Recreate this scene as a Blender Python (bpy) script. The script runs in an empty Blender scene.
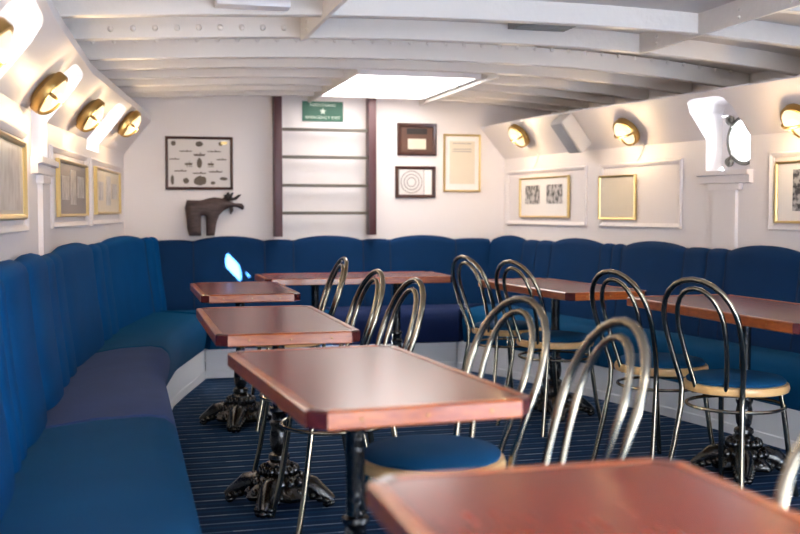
import bpy, bmesh, math, random
from mathutils import Vector, Matrix, noise
random.seed(7)
C = bpy.context.scene.collection
PI = math.pi

# ------------------------------------------------------------------ materials
def mat(name, col, rough=.5, metal=0., bump=0., bscale=60., var=0., vscale=4., sheen=0., coat=0., spec=.5, emit=None, estr=0.):
    m = bpy.data.materials.new(name); m.use_nodes = True
    nt = m.node_tree; b = nt.nodes['Principled BSDF']
    def lin(c): return tuple(((v/12.92) if v <= .04045 else ((v+.055)/1.055)**2.4) for v in [x/255. for x in c])+(1.,)
    c = lin(col)
    b.inputs['Base Color'].default_value = c
    b.inputs['Roughness'].default_value = rough; b.inputs['Metallic'].default_value = metal
    b.inputs['Specular IOR Level'].default_value = spec
    b.inputs['Sheen Weight'].default_value = sheen; b.inputs['Coat Weight'].default_value = coat
    b.inputs['Coat Roughness'].default_value = .12
    tc = nt.nodes.new('ShaderNodeTexCoord')
    if var > 0:
        n = nt.nodes.new('ShaderNodeTexNoise'); n.inputs['Scale'].default_value = vscale; n.inputs['Detail'].default_value = 5
        nt.links.new(tc.outputs['Object'], n.inputs['Vector'])
        mr = nt.nodes.new('ShaderNodeMapRange'); mr.inputs['To Min'].default_value = 1-var; mr.inputs['To Max'].default_value = 1+var
        nt.links.new(n.outputs['Fac'], mr.inputs['Value'])
        mx = nt.nodes.new('ShaderNodeVectorMath'); mx.operation = 'SCALE'; mx.inputs[0].default_value = c[:3]
        nt.links.new(mr.outputs['Result'], mx.inputs['Scale']); nt.links.new(mx.outputs['Vector'], b.inputs['Base Color'])
    if bump > 0:
        n2 = nt.nodes.new('ShaderNodeTexNoise'); n2.inputs['Scale'].default_value = bscale; n2.inputs['Detail'].default_value = 3
        nt.links.new(tc.outputs['Object'], n2.inputs['Vector'])
        bp = nt.nodes.new('ShaderNodeBump'); bp.inputs['Strength'].default_value = bump; bp.inputs['Distance'].default_value = .01
        nt.links.new(n2.outputs['Fac'], bp.inputs['Height']); nt.links.new(bp.outputs['Normal'], b.inputs['Normal'])
    if emit:
        b.inputs['Emission Color'].default_value = lin(emit); b.inputs['Emission Strength'].default_value = estr
    return m

def wood(name, c1, c2, rough, axis, coat=0., sc=(1., 1., 1.), wscale=6., spec=.5):
    m = mat(name, c1, rough, coat=coat, spec=spec); nt = m.node_tree; b = nt.nodes['Principled BSDF']
    def lin(c): return tuple(((v/12.92) if v <= .04045 else ((v+.055)/1.055)**2.4) for v in [x/255. for x in c])+(1.,)
    tc = nt.nodes.new('ShaderNodeTexCoord'); mp = nt.nodes.new('ShaderNodeMapping'); mp.inputs['Scale'].default_value = sc
    nt.links.new(tc.outputs['Object'], mp.inputs['Vector'])
    n = nt.nodes.new('ShaderNodeTexNoise'); n.inputs['Scale'].default_value = wscale; n.inputs['Detail'].default_value = 8; n.inputs['Roughness'].default_value = .65
    nt.links.new(mp.outputs['Vector'], n.inputs['Vector'])
    r = nt.nodes.new('ShaderNodeValToRGB'); r.color_ramp.elements[0].position = .35; r.color_ramp.elements[1].position = .68
    r.color_ramp.elements[0].color = lin(c1); r.color_ramp.elements[1].color = lin(c2)
    nt.links.new(n.outputs['Fac'], r.inputs['Fac']); nt.links.new(r.outputs['Color'], b.inputs['Base Color'])
    return m

M = {}
M['paint'] = mat('white_gloss_paint', (230, 224, 224), .42, bump=.05, bscale=9)
M['wallpaint'] = mat('wall_paint', (228, 218, 215), .5, bump=.04, bscale=14)
M['beam'] = mat('beam_paint', (226, 217, 209), .38, bump=.3, bscale=22)
M['deck'] = mat('deckhead_paint', (206, 197, 190), .45, bump=.06, bscale=7)
M['grey'] = mat('grey_louvre', (128, 126, 124), .6)
M['velvet'] = mat('blue_velvet_daylit', (1, 64, 114), .85, bump=.12, bscale=420, var=.16, vscale=7, spec=.06)  # left settee: same cloth as the others, daylight painted in as a lighter blue
M['velvet2'] = mat('pile_toned_velvet', (46, 66, 110), .8, bump=.12, bscale=420, var=.16, vscale=6, sheen=.0, spec=.15)  # tone of light on the turned pile, put into this cushion's colour
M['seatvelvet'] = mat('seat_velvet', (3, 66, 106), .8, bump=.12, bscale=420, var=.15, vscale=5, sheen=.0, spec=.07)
M['velvet_unlit'] = mat('blue_velvet_unlit', (3, 43, 82), .8, bump=.12, bscale=420, var=.14, vscale=7, spec=.15)  # back and right settees: the same cloth without the painted daylight
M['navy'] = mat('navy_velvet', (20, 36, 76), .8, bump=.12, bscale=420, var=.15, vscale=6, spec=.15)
M['piping'] = mat('seam_cloth', (3, 30, 62), .9)
M['chaircloth'] = mat('chair_cloth', (10, 66, 104), .85, bump=.15, bscale=500, var=.1, vscale=12, sheen=.0, spec=.15)
M['beech'] = wood('beech', (206, 158, 96), (226, 182, 122), .4, 0, coat=.3, sc=(1, 1, 6), wscale=9)
M['chrome'] = mat('steel_tube', (146, 137, 120), .2, metal=1.)
M['iron'] = mat('black_cast_iron', (10, 10, 11), .25, bump=.5, bscale=45, coat=.4)
M['mahog'] = wood('mahogany_top', (100, 26, 14), (128, 44, 24), .22, 0, coat=.0, sc=(9, 1.2, 9), wscale=5, spec=.28)
M['mahedge'] = wood('mahogany_edge', (136, 56, 8), (174, 88, 20), .33, 0, coat=.3, sc=(3, 3, 14), wscale=6)
M['mahdark'] = wood('dark_mahogany', (66, 22, 20), (96, 36, 28), .25, 0, coat=.5, sc=(5, 5, 5), wscale=5)
M['screw'] = mat('brass_screw', (172, 120, 76), .45, metal=1.)
M['brass'] = mat('brass', (168, 138, 86), .42, metal=1., bump=.1, bscale=40)
M['giltframe'] = mat('gilt_frame', (216, 188, 128), .34, metal=.9)
M['glow'] = mat('lit_lamp_glass', (84, 72, 52), .3, emit=(255, 226, 176), estr=1.05)
M['redbrown'] = mat('maroon_paint', (70, 28, 32), .4, bump=.08, bscale=30)
M['rung'] = mat('worn_rung', (92, 84, 74), .5)
M['darkframe'] = wood('dark_frame_wood', (52, 26, 20), (74, 38, 28), .35, 0, coat=.3, sc=(4, 4, 4))
M['matboard'] = mat('mat_board', (232, 224, 218), .7)
M['greymat'] = mat('grey_mat_board', (146, 136, 132), .7)
M['ink'] = mat('printed_ink', (104, 92, 80), .8)
M['ink2'] = mat('black_printed_ink', (40, 36, 36), .8)
M['cream'] = mat('cream_paper', (214, 200, 180), .8, var=.06, vscale=6)
M['charpaper'] = mat('chart_paper', (216, 208, 204), .7, var=.05, vscale=6)
M['brownpaper'] = mat('brown_paper', (92, 62, 50), .7, var=.2, vscale=14)
M['signgreen'] = mat('sign_green', (0, 84, 58), .45)
M['signink'] = mat('sign_white', (214, 226, 208), .5)
M['moose'] = wood('carved_dark_wood', (48, 34, 32), (86, 66, 62), .6, 0, sc=(1, 1, 5), wscale=14)
M['antler'] = mat('blackened_wood', (38, 28, 24), .55)
M['whitebox'] = mat('white_plastic', (206, 200, 198), .45)
M['grille'] = mat('speaker_grille', (168, 164, 164), .7, bump=.3, bscale=400)
M['steelring'] = mat('porthole_bronze', (120, 118, 112), .35, metal=.7)
M['cable'] = mat('white_cable', (222, 212, 204), .5)
M['sky_panel'] = mat('skylight_pane', (255, 255, 255), .4, emit=(255, 251, 246), estr=5.5)
M['fill_panel'] = mat('fill_pane', (255, 255, 255), .4, emit=(255, 251, 246), estr=8.)  # glowing panes of the added fill panels behind the camera
M['metaltrim'] = mat('grey_metal_trim', (132, 128, 128), .4, metal=.5)
M['base'] = mat('seat_base_paint', (206, 208, 212), .5)
M['dark'] = mat('dark_gap', (40, 36, 34), .8)

def photo_mat(name, lo, hi, scale, sz=1.):
    m = mat(name, lo, .3); nt = m.node_tree; b = nt.nodes['Principled BSDF']
    def lin(c): return tuple(((v/12.92) if v <= .04045 else ((v+.055)/1.055)**2.4) for v in [x/255. for x in c])+(1.,)
    tc = nt.nodes.new('ShaderNodeTexCoord'); mp = nt.nodes.new('ShaderNodeMapping'); mp.inputs['Scale'].default_value = (1.8, 1, sz)
    nt.links.new(tc.outputs['Object'], mp.inputs['Vector'])
    n = nt.nodes.new('ShaderNodeTexNoise'); n.inputs['Scale'].default_value = scale; n.inputs['Detail'].default_value = 6
    nt.links.new(mp.outputs['Vector'], n.inputs['Vector'])
    r = nt.nodes.new('ShaderNodeValToRGB'); r.color_ramp.elements[0].position = .4; r.color_ramp.elements[1].position = .58
    r.color_ramp.elements[0].color = lin(lo); r.color_ramp.elements[1].color = lin(hi)
    nt.links.new(n.outputs['Fac'], r.inputs['Fac']); nt.links.new(r.outputs['Color'], b.inputs['Base Color'])
    return m
M['bw'] = photo_mat('black_and_white_photo', (42, 40, 42), (190, 184, 182), 26)
M['bwpale'] = photo_mat('pale_grey_photo', (150, 140, 134), (190, 180, 174), 16)
M['sepia'] = photo_mat('pale_sepia_photo', (186, 168, 152), (208, 194, 180), 9)
M['ship'] = photo_mat('harbour_photo', (54, 54, 58), (176, 172, 172), 14, 2.4)

def glass_mat():
    m = bpy.data.materials.new('clear_glass'); m.use_nodes = True; nt = m.node_tree; nt.nodes.clear()
    o = nt.nodes.new('ShaderNodeOutputMaterial'); t = nt.nodes.new('ShaderNodeBsdfTransparent'); g = nt.nodes.new('ShaderNodeBsdfGlossy')
    g.inputs['Roughness'].default_value = .03; mx = nt.nodes.new('ShaderNodeMixShader'); mx.inputs[0].default_value = .06
    nt.links.new(t.outputs[0], mx.inputs[1]); nt.links.new(g.outputs[0], mx.inputs[2]); nt.links.new(mx.outputs[0], o.inputs[0]); return m
M['glass'] = glass_mat()

def carpet():
    m = mat('striped_carpet', (13, 42, 74), .95, bump=.4, bscale=300, spec=.1); nt = m.node_tree; b = nt.nodes['Principled BSDF']
    def lin(c): return tuple(((v/12.92) if v <= .04045 else ((v+.055)/1.055)**2.4) for v in [x/255. for x in c])+(1.,)
    tc = nt.nodes.new('ShaderNodeTexCoord'); sp = nt.nodes.new('ShaderNodeSeparateXYZ'); nt.links.new(tc.outputs['Object'], sp.inputs[0])
    def math_(op, a, bval=None):
        n = nt.nodes.new('ShaderNodeMath'); n.operation = op
        if isinstance(a, (int, float)): n.inputs[0].default_value = a
        else: nt.links.new(a, n.inputs[0])
        if bval is not None:
            if isinstance(bval, (int, float)): n.inputs[1].default_value = bval
            else: nt.links.new(bval, n.inputs[1])
        return n.outputs[0]
    per = .105
    fr = math_('FRACT', math_('DIVIDE', sp.outputs['Y'], per))
    line = math_('LESS_THAN', fr, .11)
    # dashes of several pale blues along each line
    xs = math_('FLOOR', math_('MULTIPLY', sp.outputs['X'], 14.)); ys = math_('FLOOR', math_('DIVIDE', sp.outputs['Y'], per))
    cb = nt.nodes.new('ShaderNodeCombineXYZ'); nt.links.new(xs, cb.inputs[0]); nt.links.new(ys, cb.inputs[1])
    wn = nt.nodes.new('ShaderNodeTexWhiteNoise'); wn.noise_dimensions = '2D'; nt.links.new(cb.outputs[0], wn.inputs['Vector'])
    r = nt.nodes.new('ShaderNodeValToRGB'); r.color_ramp.elements[0].color = lin((66, 92, 124)); r.color_ramp.elements[1].color = lin((128, 144, 164))
    nt.links.new(wn.outputs['Value'], r.inputs['Fac'])
    fr2 = math_('FRACT', math_('ADD', math_('DIVIDE', sp.outputs['Y'], per), .5))
    band = math_('LESS_THAN', fr2, .22)
    m0 = nt.nodes.new('ShaderNodeMix'); m0.data_type = 'RGBA'; m0.inputs[6].default_value = lin((13, 42, 74)); m0.inputs[7].default_value = lin((18, 54, 90))
    nt.links.new(band, m0.inputs[0])
    mx = nt.nodes.new('ShaderNodeMix'); mx.data_type = 'RGBA'
    nt.links.new(line, mx.inputs[0]); nt.links.new(m0.outputs[2], mx.inputs[6]); nt.links.new(r.outputs['Color'], mx.inputs[7])
    nt.links.new(mx.outputs[2], b.inputs['Base Color']); return m
M['carpet'] = carpet()

# ------------------------------------------------------------------ mesh helpers
class MB:
    def __init__(s): s.bm = bmesh.new()
    def faces(s, vs, fs):
        v = [s.bm.verts.new(p) for p in vs]
        for f in fs:
            try: s.bm.faces.new([v[i] for i in f])
            except ValueError: pass
        return s
    def grid(s, rows, close_u=False, close_v=False):
        n = len(rows); m = len(rows[0]); vs = [p for r in rows for p in r]; fs = []
        for i in range(n if close_v else n-1):
            for j in range(m if close_u else m-1):
                a = i*m+j; b = i*m+(j+1) % m; c = ((i+1) % n)*m+(j+1) % m; d = ((i+1) % n)*m+j
                fs.append((a, b, c, d))
        return s.faces(vs, fs)
    def box(s, c, d, rz=0., bev=0., rx=0., ry=0.):
        t = bmesh.new(); bmesh.ops.create_cube(t, size=1.)
        for v in t.verts: v.co = Vector((v.co.x*d[0], v.co.y*d[1], v.co.z*d[2]))
        if bev > 0: bmesh.ops.bevel(t, geom=t.edges[:], offset=bev, segments=2, affect='EDGES', profile=.6)
        mt = Matrix.Translation(c) @ Matrix.Rotation(rz, 4, 'Z') @ Matrix.Rotation(ry, 4, 'Y') @ Matrix.Rotation(rx, 4, 'X')
        return s._merge(t, mt)
    def _merge(s, t, mt=Matrix()):
        bmesh.ops.transform(t, matrix=mt, verts=t.verts); base = {}
        for v in t.verts: base[v] = s.bm.verts.new(v.co)
        for f in t.faces:
            try: s.bm.faces.new([base[v] for v in f.verts])
            except ValueError: pass
        t.free(); return s
    def sphere(s, c, r, sc=(1, 1, 1), seg=10, ring=7, mt=None):
        t = bmesh.new(); bmesh.ops.create_uvsphere(t, u_segments=seg, v_segments=ring, radius=r)
        for v in t.verts: v.co = Vector((v.co.x*sc[0], v.co.y*sc[1], v.co.z*sc[2]))
        return s._merge(t, Matrix.Translation(c) @ (mt or Matrix()))
    def lathe(s, prof, seg=28, mt=Matrix()):
        rows = []
        for r, z in prof: rows.append([mt @ Vector((max(r, 1e-4)*math.cos(2*PI*k/seg), max(r, 1e-4)*math.sin(2*PI*k/seg), z)) for k in range(seg)])
        return s.grid(rows, close_u=True)
    def tube(s, path, r, seg=10, closed=False, cap=True):
        P = [Vector(p) for p in path]; n = len(P); rr = r if isinstance(r, (list, tuple)) else [r]*n
        rows = []; up = None
        for i in range(n):
            if closed: t = P[(i+1) % n]-P[i-1]
            else: t = P[min(i+1, n-1)]-P[max(i-1, 0)]
            t.normalize()
            if up is None:
                up = Vector((0, 0, 1)) if abs(t.z) < .9 else Vector((1, 0, 0))
            a = up-t*up.dot(t)
            if a.length < 1e-5: a = t.orthogonal()
            a.normalize(); b = t.cross(a); up = a
            rows.append([P[i]+(a*math.cos(2*PI*k/seg)+b*math.sin(2*PI*k/seg))*rr[i] for k in range(seg)])
        if cap and not closed:
            rows.insert(0, [P[0]+(q-P[0])*.01 for q in rows[0]]); rows.append([P[-1]+(q-P[-1])*.01 for q in rows[-1]])
        return s.grid(rows, close_u=True, close_v=closed)
    def prism(s, outline, z0, z1, mt=Matrix()):
        n = len(outline)
        vs = [mt @ Vector((x, y, z0)) for x, y in outline]+[mt @ Vector((x, y, z1)) for x, y in outline]
        fs = [tuple(range(n-1, -1, -1)), tuple(range(n, 2*n))]+[(i, (i+1) % n, n+(i+1) % n, n+i) for i in range(n)]
        return s.faces(vs, fs)

def link(name, data, parent=None):
    o = bpy.data.objects.new(name, data); C.objects.link(o)
    if parent is not None:
        o.parent = parent
    return o
def obj(name, mb, m, parent=None, smooth=True, world=False, ang=40, origin=None, recalc=True):
    bm = mb.bm
    if recalc: bmesh.ops.recalc_face_normals(bm, faces=bm.faces[:])
    off = Vector(origin) if origin else None
    if world and parent is not None:
        w = parent
        tot = Vector((0, 0, 0))
        while w is not None: tot += w.location; w = w.parent
        off = tot
    if off is not None:
        for v in bm.verts: v.co -= off
    me = bpy.data.meshes.new(name); bm.to_mesh(me); bm.free()
    me.materials.append(m)
    if smooth:
        me.polygons.foreach_set('use_smooth', [True]*len(me.polygons))
        try: me.set_sharp_from_angle(angle=math.radians(ang))
        except Exception: pass
    o = link(name, me, parent)
    if origin and parent is None: o.location = off
    return o
def thing(name, label, cat, loc=(0, 0, 0), rz=0., group=None):
    o = bpy.data.objects.new(name, None); o.empty_display_size = .1; C.objects.link(o)
    o.location = loc; o.rotation_euler = (0, 0, rz); o['label'] = label; o['category'] = cat
    if group: o['group'] = group
    return o
def struct(o): o['kind'] = 'structure'; return o
def sroot(name):
    o = bpy.data.objects.new(name, None); C.objects.link(o); o['kind'] = 'structure'; return o
def dup(src, loc, rz, label):
    r = src.copy(); C.objects.link(r); r.location = loc; r.rotation_euler = (0, 0, rz); r['label'] = label
    def rec(a, b):
        for ch in a.children:
            c = ch.copy(); C.objects.link(c); c.parent = b; rec(ch, c)
    rec(src, r); return r

# ------------------------------------------------------------------ plan of the saloon
class Poly:
    def __init__(s, pts):
        s.p = [Vector((a, b, 0)) for a, b in pts]; s.cum = [0.]
        for a, b in zip(s.p, s.p[1:]): s.cum.append(s.cum[-1]+(b-a).length)
        s.L = s.cum[-1]; s.t = []
        for i in range(len(s.p)):
            s.t.append((s.p[min(i+1, len(s.p)-1)]-s.p[max(i-1, 0)]).normalized())
    def at(s, d):
        i = 0
        while i < len(s.cum)-2 and d > s.cum[i+1]: i += 1
        u = (d-s.cum[i])/(s.cum[i+1]-s.cum[i])
        return s.p[i].lerp(s.p[i+1], u), s.t[i].lerp(s.t[i+1], min(max(u, 0), 1)).normalized()
    def P(s, d, off, h):
        p, t = s.at(d); n = Vector((t.y, -t.x, 0)); q = p+n*off; return Vector((q.x, q.y, h))
    def sY(s, y):
        for i in range(len(s.p)-1):
            a, b = s.p[i].y, s.p[i+1].y
            if min(a, b)-1e-4 <= y <= max(a, b)+1e-4: return s.cum[i]+(s.cum[i+1]-s.cum[i])*(y-a)/(b-a)
    def xY(s, y): return s.at(s.sY(y))[0].x
AFT = -1.5
WL = Poly([(-.46, AFT), (-.45, 2.0), (-.44, 3), (-.42, 3.9), (-.34, 5.3), (-.2, 6.4), (0.0, 7.95)])
WR = Poly([(2.95, 7.95), (3.03, 7.0), (3.12, 6.4), (3.27, 5.6), (3.40, 4.8), (3.5, 4.0), (3.56, 3.2), (3.6, AFT)])
WL.t[-1] = Vector((0, 1, 0)); WR.t[0] = Vector((0, -1, 0))
BW = 7.95
H_LEDGE, H_KNEE, H_TOP, CANT = 1.36, 1.545, 1.79, .20
def cant_off(h): return max(0., (h-H_KNEE)/(H_TOP-H_KNEE)*CANT)
def hb(x): return 1.978-.0175*(x-1.75)**2-.022*max(0., x-2.2)**2          # underside of the beams (cambered)
PLATE = .095

# floor
f = MB(); f.faces([(-.6, AFT, 0), (3.7, AFT, 0), (3.7, 8.0, 0), (-.6, 8.0, 0)], [(0, 1, 2, 3)])
fl = struct(obj('floor', f, M['carpet'], smooth=False))

# walls with portholes let into niches
def niche_top(u):                     # u in -1..1
    return 1.70+.065*max(0., 1-abs(u)**5)**.5
def build_wall(name, W, niches, so):
    root = sroot(name)
    br = sorted(set([round(W.L*k/36, 4) for k in range(37)]))
    for a, b, hb_ in niches:
        br = [x for x in br if not (a-.03 < x < b+.03)]+[a+(b-a)*k/12 for k in range(13)]
    br = sorted(br); mb = MB()
    mb.grid([[W.P(s, 0, h) for s in br] for h in (0, .5, 1.0, H_LEDGE)])
    for s0, s1 in zip(br, br[1:]):
        inn = None
        for a, b, hb_ in niches:
            if a-1e-6 <= s0 and s1 <= b+1e-6: inn = (a, b, hb_)
        if inn is None:
            hs = (H_LEDGE, H_KNEE, H_TOP)
            for h0, h1 in zip(hs, hs[1:]):
                mb.faces([W.P(s0, cant_off(h0), h0), W.P(s1, cant_off(h0), h0), W.P(s1, cant_off(h1), h1), W.P(s0, cant_off(h1), h1)], [(0, 1, 2, 3)])
        else:
            a, b, hb_ = inn
            if hb_ > H_LEDGE: mb.faces([W.P(s0, 0, H_LEDGE), W.P(s1, 0, H_LEDGE), W.P(s1, 0, hb_), W.P(s0, 0, hb_)], [(0, 1, 2, 3)])
            t0 = niche_top((s0-(a+b)/2)/((b-a)/2)); t1 = niche_top((s1-(a+b)/2)/((b-a)/2))
            mb.faces([W.P(s0, cant_off(t0), t0), W.P(s1, cant_off(t1), t1), W.P(s1, CANT, H_TOP), W.P(s0, CANT, H_TOP)], [(0, 1, 2, 3)])
    obj('panelling', mb, M['wallpaint'], root, ang=20)
    st = MB()                                        # the stringer above the sloping panels
    st.grid([[W.P(s, o, h) for s in br] for o, h in ((CANT-.0, H_TOP), (CANT-.0, H_TOP+(.04 if so > -.1 else .01)), (CANT-.012, H_TOP+(.04 if so > -.1 else .012)), (so, H_TOP+.012), (so, 2.10))])
    obj('stringer', st, M['paint'], root, ang=30)
    return root, br
NI_L = [(WL.sY(3.14), WL.sY(3.80), H_LEDGE), (WL.sY(4.69), WL.sY(5.21), H_LEDGE), (WL.sY(6.36), WL.sY(6.82), 1.49)]
NI_R = [(2.48, 2.84, H_LEDGE), (4.75, 5.2, H_LEDGE)]
SO_L, SO_R = -.02, -.40           # the side plating above the panels
wl, brL = build_wall('wall_left', WL, NI_L, SO_L)
wr, brR = build_wall('wall_right', WR, NI_R, SO_R)
b = MB(); b.grid([[(x, BW, z) for x in (-.3, .7, 1.45, 2.2, 3.5)] for z in (0, 1, 2.15)])
wb = struct(obj('wall_back', b, M['wallpaint'], smooth=False))
a = MB(); ax = (-.6, .7, 2.5, 4.1)  # unseen aft wall, its openings shaped to let fill light in
a.faces([(ax[0], AFT, .75), (ax[3], AFT, .75), (ax[3], AFT, 1.2), (ax[0], AFT, 1.2)], [(0, 1, 2, 3)])
a.faces([(ax[0], AFT, 1.2), (ax[1], AFT, 1.2), (ax[1], AFT, 1.92), (ax[0], AFT, 1.92)], [(0, 1, 2, 3)])
a.faces([(ax[2], AFT, 1.2), (ax[3], AFT, 1.2), (ax[3], AFT, 1.92), (ax[2], AFT, 1.92)], [(0, 1, 2, 3)])
a.faces([(ax[0], AFT, 1.92), (ax[3], AFT, 1.92), (ax[3], AFT, 2.14), (ax[0], AFT, 2.14)], [(0, 1, 2, 3)])
a.faces([(ax[0], AFT, 0), (.2, AFT, 0), (.2, AFT, .75), (ax[0], AFT, .75)], [(0, 1, 2, 3)])
a.faces([(3.0, AFT, 0), (ax[3], AFT, 0), (ax[3], AFT, .75), (3.0, AFT, .75)], [(0, 1, 2, 3)])
wa = struct(obj('wall_aft', a, M['wallpaint'], smooth=False))

NICHE_D = .08
def porthole(n, W, ni, cshift, side, r=.128, hc=1.535, depth=None):
    a, b, H_LEDGE = ni; short = H_LEDGE > 1.4
    root = sroot('window_%d' % n); mid = (a+b)/2; c = mid+cshift
    mb = MB(); D = -(depth or NICHE_D)
    cols = [a+(b-a)*k/12 for k in range(13)]
    tops = [niche_top((s-mid)/((b-a)/2)) for s in cols]
    mb.grid([[W.P(s, cant_off(t), t) for s, t in zip(cols, tops)], [W.P(s, D, t) for s, t in zip(cols, tops)]])   # soffit
    mb.grid([[W.P(s, 0, H_LEDGE) for s in cols], [W.P(s, D, H_LEDGE) for s in cols]])
    for s, t in ((a, tops[0]), (b, tops[-1])):
        mb.faces([W.P(s, 0, H_LEDGE), W.P(s, 0, H_KNEE), W.P(s, cant_off(t), t), W.P(s, D, t), W.P(s, D, H_KNEE), W.P(s, D, H_LEDGE)], [(0, 1, 2, 3, 4, 5)])
    mb.grid([[W.P(s, D, 1.685) for s in cols], [W.P(s, D, t) for s, t in zip(cols, tops)]])
    N = 40; ci = []; ro = []
    for k in range(N):
        an = 2*PI*k/N; dx, dz = math.cos(an), math.sin(an)
        ci.append(W.P(c+r*dx, D, hc+r*dz))
        tx = ((b-c) if dx > 0 else (c-a))/max(abs(dx), 1e-6); tz = ((1.685-hc) if dz > 0 else (hc-H_LEDGE))/max(abs(dz), 1e-6)
        q = min(tx, tz); ro.append(W.P(c+q*dx, D, hc+q*dz))
    mb.grid([ci, ro], close_u=True)
    obj('niche_lining', mb, M['paint'], root, ang=30)
    ring = MB(); ring.tube([W.P(c+(r+.004)*math.cos(2*PI*k/40), D+.012, hc+(r+.004)*math.sin(2*PI*k/40)) for k in range(40)], .013, 8, closed=True)
    rg = obj('porthole_ring', ring, M['steelring'], root)
    g = MB(); g.faces([W.P(c+r*math.cos(2*PI*k/40), D+.004, hc+r*math.sin(2*PI*k/40)) for k in range(40)], [tuple(range(40))])
    obj('pane', g, M['glass'], root, smooth=False)
    for dz in (.12, -.12):
        dm = MB(); sx = -.115*side
        p0, t = W.at(c+sx); q = W.P(c+sx, D+.022, hc+dz); nrm = Vector((t.y, -t.x, 0))
        R = nrm.to_track_quat('Z', 'Y').to_matrix().to_4x4(); R.translation = q
        dm.lathe([(.0, -.01), (.027, -.01), (.03, .002), (.022, .014), (.012, .012), (.012, .022), (0, .024)], 18, R)
        dm.tube([q+nrm*.012, q+nrm*.012+(W.P(c, D+.03, hc)-q)*.35], .008)
        obj('locking_dog', dm, M['steelring'], root)
    if short or n == 1: return
    led = MB(); prof = [(0, H_LEDGE-.075), (.03, H_LEDGE-.07), (.03, H_LEDGE-.03), (.048, H_LEDGE-.025), (.048, H_LEDGE), (0, H_LEDGE)]
    ss = [a-.03+(b-a+.06)*k/6 for k in range(7)]
    led.grid([[W.P(s, o, h) for o, h in prof] for s in ss], close_u=True)
    for s in (ss[0], ss[-1]): led.faces([W.P(s, o, h) for o, h in prof], [tuple(range(6))])
    obj('ledge', led, M['wallpaint'], root, ang=25)
    pil = MB(); w = .10
    for w0, h0, h1, o in ((.13, H_LEDGE-.11, H_LEDGE-.074, .03), (.095, .3, H_LEDGE-.11, .022)):
        ss = [mid-w0, mid+w0]
        pil.grid([[W.P(s, oo, h0) for s, oo in ((mid-w0, 0), (mid-w0, o), (mid+w0, o), (mid+w0, 0))], [W.P(s, oo, h1) for s, oo in ((mid-w0, 0), (mid-w0, o), (mid+w0, o), (mid+w0, 0))]], close_u=True)
        for hh in (h0, h1): pil.faces([W.P(s, oo, hh) for s, oo in ((mid-w0, 0), (mid-w0, o), (mid+w0, o), (mid+w0, 0))], [(0, 1, 2, 3)])
    obj('pilaster', pil, M['wallpaint'], root, ang=25)
porthole(1, WL, NI_L[0], -.02, 1)
porthole(2, WL, NI_L[1], 0., 1, hc=1.58)
porthole(8, WL, NI_L[2], -.03, 1, r=.11, hc=1.602, depth=.08)
porthole(3, WR, NI_R[0], .02, 1, depth=.12)
porthole(4, WR, NI_R[1], 0., 1)

# raised panel mouldings on the walls
def moulding(W, s0, s1, h0, h1, root):
    w = .03; mb = MB(); prof = [(0, 0), (0, .012), (.008, .018), (.02, .014), (.03, .006), (.03, 0)]
    def ringpt(u, corner_s, corner_h, sgn_s, sgn_h, o): return W.P(corner_s+sgn_s*u, o, corner_h+sgn_h*u)
    n = 8
    loop = [(s0+(s1-s0)*k/n, h0, (1 if k == 0 else -1 if k == n else 0), 1) for k in range(n+1)]+[(s1-(s1-s0)*k/n, h1, (-1 if k == 0 else 1 if k == n else 0), -1) for k in range(n+1)]
    mb.grid([[W.P(s+ds*u, o, h+dh*u) for u, o in prof] for s, h, ds, dh in loop], close_v=True)
    return obj('panel_moulding', mb, M['wallpaint'], root, ang=25)
for s0, s1 in ((.06, 1.289), (1.451, 2.277), (3.0, 4.4)): moulding(WR, s0, s1, 1.025, 1.445, wr)
for s0, s1 in ((6.777, 7.807), (7.951, 9.243), (4.9, 5.977)): moulding(WL, s0, s1, 1.045, 1.445, wl)

# ------------------------------------------------------------------ ceiling
ceil = sroot('ceiling')
HX0, HX1, HY0, HY1 = .84, 2.63, 3.2, 5.05
def xl(y): return WL.xY(min(max(y, AFT), BW))+SO_L+.005
def xr(y): return WR.xY(min(max(y, AFT), BW))-SO_R-.005
mb = MB(); ys = [AFT, 0, 1.5, 2.4, HY0, 4.0, 4.8, HY1, 6.2, 6.8, 7.4, BW+.02]
rows = []
for y in ys:
    a, c = xl(y)-.05, xr(y)+.05
    rows.append([a+(HX0-a)*k/6 for k in range(6)]+[HX0+(HX1-HX0)*k/8 for k in range(8)]+[HX1+(c-HX1)*k/6 for k in range(7)])
for i in range(len(ys)-1):
    for j in range(20):
        q = [(rows[i][j], ys[i]), (rows[i][j+1], ys[i]), (rows[i+1][j+1], ys[i+1]), (rows[i+1][j], ys[i+1])]
        mb.faces([(x, y, hb(x)+PLATE) for x, y in q], [(0, 1, 2, 3)])
HZ = 2.068
obj('plating', mb, M['deck'], ceil, ang=25, recalc=False)

def beam(y, x0, x1, wy=.055, drop=0., hgt=PLATE, rivets=None, bulb=True, extra=None):
    mb = MB(); n = max(2, int((x1-x0)/.15)); xs = [x0+(x1-x0)*k/n for k in range(n+1)]
    def prof(x):
        z = hb(x)-drop
        return [(x, y-wy/2, z+.004), (x, y-wy/2+.004, z), (x, y+wy/2-.004, z), (x, y+wy/2, z+.004), (x, y+wy/2, z+hgt), (x, y-wy/2, z+hgt)]
    mb.grid([prof(x) for x in xs], close_u=True)
    for x in (x0, x1): mb.faces(prof(x), [(0, 1, 2, 3, 4, 5)])
    if rivets:
        sp, zz, rr = rivets; x = x0+.06
        while x < x1-.03:
            mb.sphere((x, y-wy/2, hb(x)+zz), rr, (1, .6, 1), 8, 6); x += sp
    if extra: extra(mb)
    return obj('beam', mb, M['beam'], ceil, ang=35)
SKX0, SKX1 = 1.37, 2.25                      # carlings beside the skylight
SKY0, SKY1 = 6.45, 7.74
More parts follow.
